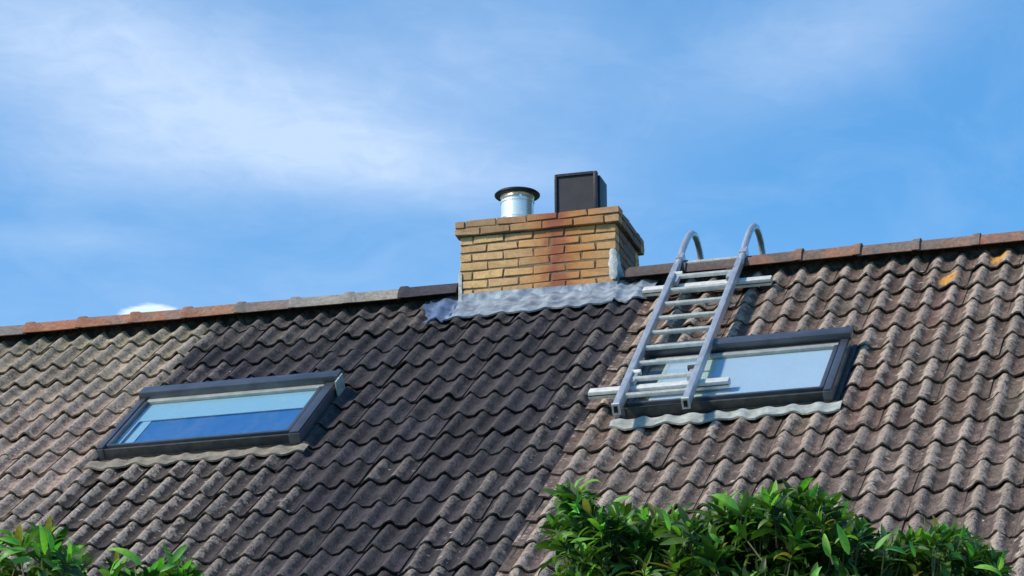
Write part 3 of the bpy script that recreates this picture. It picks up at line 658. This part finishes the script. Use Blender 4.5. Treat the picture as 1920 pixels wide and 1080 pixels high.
def shrub(label, env, D0, depth, nshoot, bright, seed, low, base_xy, group, heroes=()):
    rnd = random.Random(seed)
    xs = [e[0] for e in env]
    def top(x):
        for (a, ya), (b_, yb) in zip(env[:-1], env[1:]):
            if a <= x <= b_: return ya+(yb-ya)*(x-a)/(b_-a)
        return 1200
    base = Vector((base_xy[0], base_xy[1], GROUND))
    root = link('laurel_shrub', None, None, None, base); tag(root, label, 'shrub', group)
    leaves = []; stems = MB(); tips = []
    for k in range(nshoot):
        x = rnd.uniform(xs[0], xs[-1]); r_ = rnd.random()**1.25; y = top(x)+34+r_*low
        if k < len(env)*2: x = env[k % len(env)][0]+rnd.uniform(-14, 14); y = top(max(xs[0], min(xs[-1], x)))+rnd.uniform(28, 48)
        D = D0+(rnd.uniform(-.35, .45)-.35*r_)*depth; P = px(x, y, D); tips.append((P, r_, k))
    cen = px((xs[0]+xs[-1])/2, 1500, D0)
    for P, r_, k in tips:
        ax = (P-cen); ax.z = abs(ax.z)*1.1+.45; ax.normalize(); ax = (ax+Vector((rnd.gauss(0, .28), rnd.gauss(0, .28), 0))).normalized()
        q = ax.to_track_quat('Z', 'Y'); nl = rnd.randint(10, 16); a0 = rnd.random()*6.28
        tone = rnd.choice((.75, .9, 1.0, 1.1))
        for i in range(nl):
            f = i/nl; ang = a0+i*2.4; el = R(12+66*(1-f)**.9*1.0+rnd.uniform(-12, 12)) if i > 1 else R(75)
            el = R(78)-f*R(62)+rnd.gauss(0, .12)     # outer leaves spread, inner ones stand up
            sc = (1.0-.35*f)*rnd.uniform(.55, 1.25)
            along = f*.055
            dirv = q @ Vector((math.cos(ang)*math.sin(el), math.sin(ang)*math.sin(el), math.cos(el)))
            up = ax
            side = dirv.cross(up).normalized(); nn = side.cross(dirv).normalized()
            mt = Matrix((side, dirv, nn)).transposed().to_4x4()
            o = P-ax*.03+ax*along
            young = (f > .72 and rnd.random() < .20*bright) or rnd.random() < .05*bright
            if young: c = (rnd.uniform(.14, .24), rnd.uniform(.40, .52), rnd.uniform(.05, .10))
            else:
                g_ = rnd.uniform(.75, 1.25)*tone; c = lerp((.032, .082, .016), (.11, .20, .035), rnd.random()**1.4); c = tuple(v*g_ for v in c)
                if rnd.random() < .12: c = (.13, .24, .07)
                if rnd.random() < .035: c = (.26, .20, .05)
            leaves.append((o, mt, sc, c, rnd.randrange(8)))
        stems.tube([P-ax*.14-base, P-ax*.07-base, P+ax*.05-base], [.0035, .003, .0015], 5)
    # main stems to the ground
    for k in range(5):
        e = cen+Vector((rnd.uniform(-.35, .35)*min(1, (xs[-1]-xs[0])/800), rnd.uniform(-.3, .3), .25)); s_ = base+Vector((rnd.uniform(-.15, .15), rnd.uniform(-.15, .15), 0))
        mid = s_.lerp(e, .5)+Vector((rnd.uniform(-.1, .1), rnd.uniform(-.1, .1), 0))
        stems.tube([s_-base, mid-base, e-base-Vector((0, 0, .15))], [.035, .025, .014], 8)
    for P, r_, k in ():
        back = Vector((F.x, F.y, 0))*.25; stems.tube([cen-base+Vector((0, 0, .1)), cen.lerp(P, .6)-base+back, P-base-Vector((0, 0, .22))+back*.7], [.010, .006, .004], 5)
    stems.build('stem', M['stem'], root)
    for (x0_, y0_, x1_, y1_, cc) in heroes:      # single bright leaves: base and tip
        a_, b_ = px(x0_, y0_, D0-depth*.55), px(x1_, y1_, D0-depth*.55-.02); dv = b_-a_; sc_ = dv.length/.104; dv.normalize()
        sd_ = dv.cross(-F+Vector((rnd.uniform(-.9, .9), 0, rnd.uniform(.4, 1.3)))).normalized(); nn = sd_.cross(dv)
        leaves.append((a_, Matrix((sd_, dv, nn)).transposed().to_4x4(), sc_, cc, rnd.randrange(8)))
    # leaves seen largest become parts, the rest one mass
    def score(lf):
        P = lf[0]+lf[1].to_3x3() @ Vector((0, .06*lf[2], 0)); x, y = project(P)
        if x < -20 or x > 1940 or y > 1100: return 9e9
        return (P-CAM).length+rnd.random()*.15-(.5 if lf[3][1] > .3 else 0)
    order = sorted(leaves, key=score)
    for lf in order[:290]:
        o = bpy.data.objects.new('leaf', LM[lf[4]]); COL.objects.link(o); o.parent = root
        mw = Matrix.Translation(lf[0]-base) @ lf[1] @ Matrix.Scale(lf[2], 4); o.matrix_basis = mw; o.color = (*lf[3], 1)
    V = []; Fc = []; Cc = []
    extra = []
    for _ in range(nshoot*11):     # inner and lower foliage
        x = rnd.uniform(xs[0]+10, xs[-1]-10); y = top(x)+48+rnd.random()**1.1*(low+200); P = px(x, y, D0+rnd.uniform(-.25, .6)*depth)
        dv = Vector((rnd.gauss(0, 1), rnd.gauss(0, 1), rnd.gauss(.1, .6))).normalized(); sd_ = dv.cross(Vector((rnd.gauss(0, .4), rnd.gauss(0, .4), 1))).normalized(); nn = sd_.cross(dv)
        g_ = rnd.uniform(.6, 1.2); extra.append((P, Matrix((sd_, dv, nn)).transposed().to_4x4(), rnd.uniform(.8, 1.25), (.055*g_, .105*g_, .018*g_), rnd.randrange(8)))
    for lf in order[290:]+extra:
        mw = Matrix.Translation(lf[0]-base) @ lf[1] @ Matrix.Scale(lf[2], 4); me = LM[lf[4]]; i0 = len(V)
        V += [tuple(mw @ q.co) for q in me.vertices]; Fc += [[i0+j for j in p.vertices] for p in me.polygons]; Cc += [lf[3]]*len(me.vertices)
    me = bpy.data.meshes.new('foliage'); me.from_pydata(V, [], Fc); me.update(); me.shade_smooth()
    ca = me.color_attributes.new('leafcol', 'FLOAT_COLOR', 'POINT')
    for d, c in zip(ca.data, Cc): d.color = (*c, 1)
    fo = link('foliage', me, M['leaf'], root); fo['kind'] = 'stuff'; fo.color = (1, 1, 1, 1)
g_ = 'laurel shrubs in front of the houses'
LIME = (.25, .52, .07); LG = (.15, .36, .06)
c_ = px(1440, 1080, 11.8); shrub('broad dark green laurel shrub with scattered lime young leaves at bottom right',
    [(1050, 960), (1062, 915), (1080, 898), (1110, 935), (1160, 940), (1215, 945), (1265, 948), (1305, 975), (1350, 925), (1400, 930), (1450, 912), (1510, 898), (1560, 935), (1600, 970), (1650, 1000), (1700, 1000), (1745, 980), (1800, 985), (1840, 1015), (1870, 1050)],
    11.8, .9, 330, 1.0, 3, 215, (c_.x, c_.y), g_,
    [(1386, 957, 1344, 918, LIME), (1256, 996, 1246, 955, LIME), (1330, 1000, 1352, 1018, LG), (1640, 1030, 1668, 1000, LG), (1592, 1040, 1572, 985, LIME), (1556, 1045, 1542, 1000, LIME), (1700, 1040, 1664, 1018, LG), (1826, 1064, 1884, 1062, LIME), (1716, 1045, 1708, 1015, LG), (1150, 940, 1182, 930, LG), (1210, 975, 1196, 962, LIME), (1800, 1010, 1812, 985, LG), (1080, 945, 1092, 925, LG)])
c_ = px(40, 1080, 11.2); shrub('light green laurel shrub cut off by the bottom left corner',
    [(-90, 1010), (-20, 1000), (40, 1000), (85, 985), (120, 1010), (135, 1050)], 11.2, .5, 22, 3.6, 5, 120, (c_.x, c_.y), g_,
    [(84, 1040, 80, 984, LIME), (98, 1035, 92, 990, LIME), (40, 1022, 2, 1003, LIME), (50, 1030, -6, 1034, LG), (75, 1045, 62, 1012, LG), (20, 1052, 60, 1048, LG)])
c_ = px(275, 1080, 11.0); shrub('small laurel shoot with one big bright leaf, right of the bottom left corner shrub',
    [(222, 1052), (262, 1055), (300, 1060), (330, 1035), (340, 1060)], 11.0, .25, 12, 2.0, 8, 110, (c_.x, c_.y), g_,
    [(266, 1060, 210, 1013, LIME), (322, 1055, 348, 1018, LG), (300, 1072, 330, 1050, LG), (250, 1072, 226, 1062, LG)])
# big bright leaves that stand out of the shrubs
scn.render.engine = 'CYCLES'
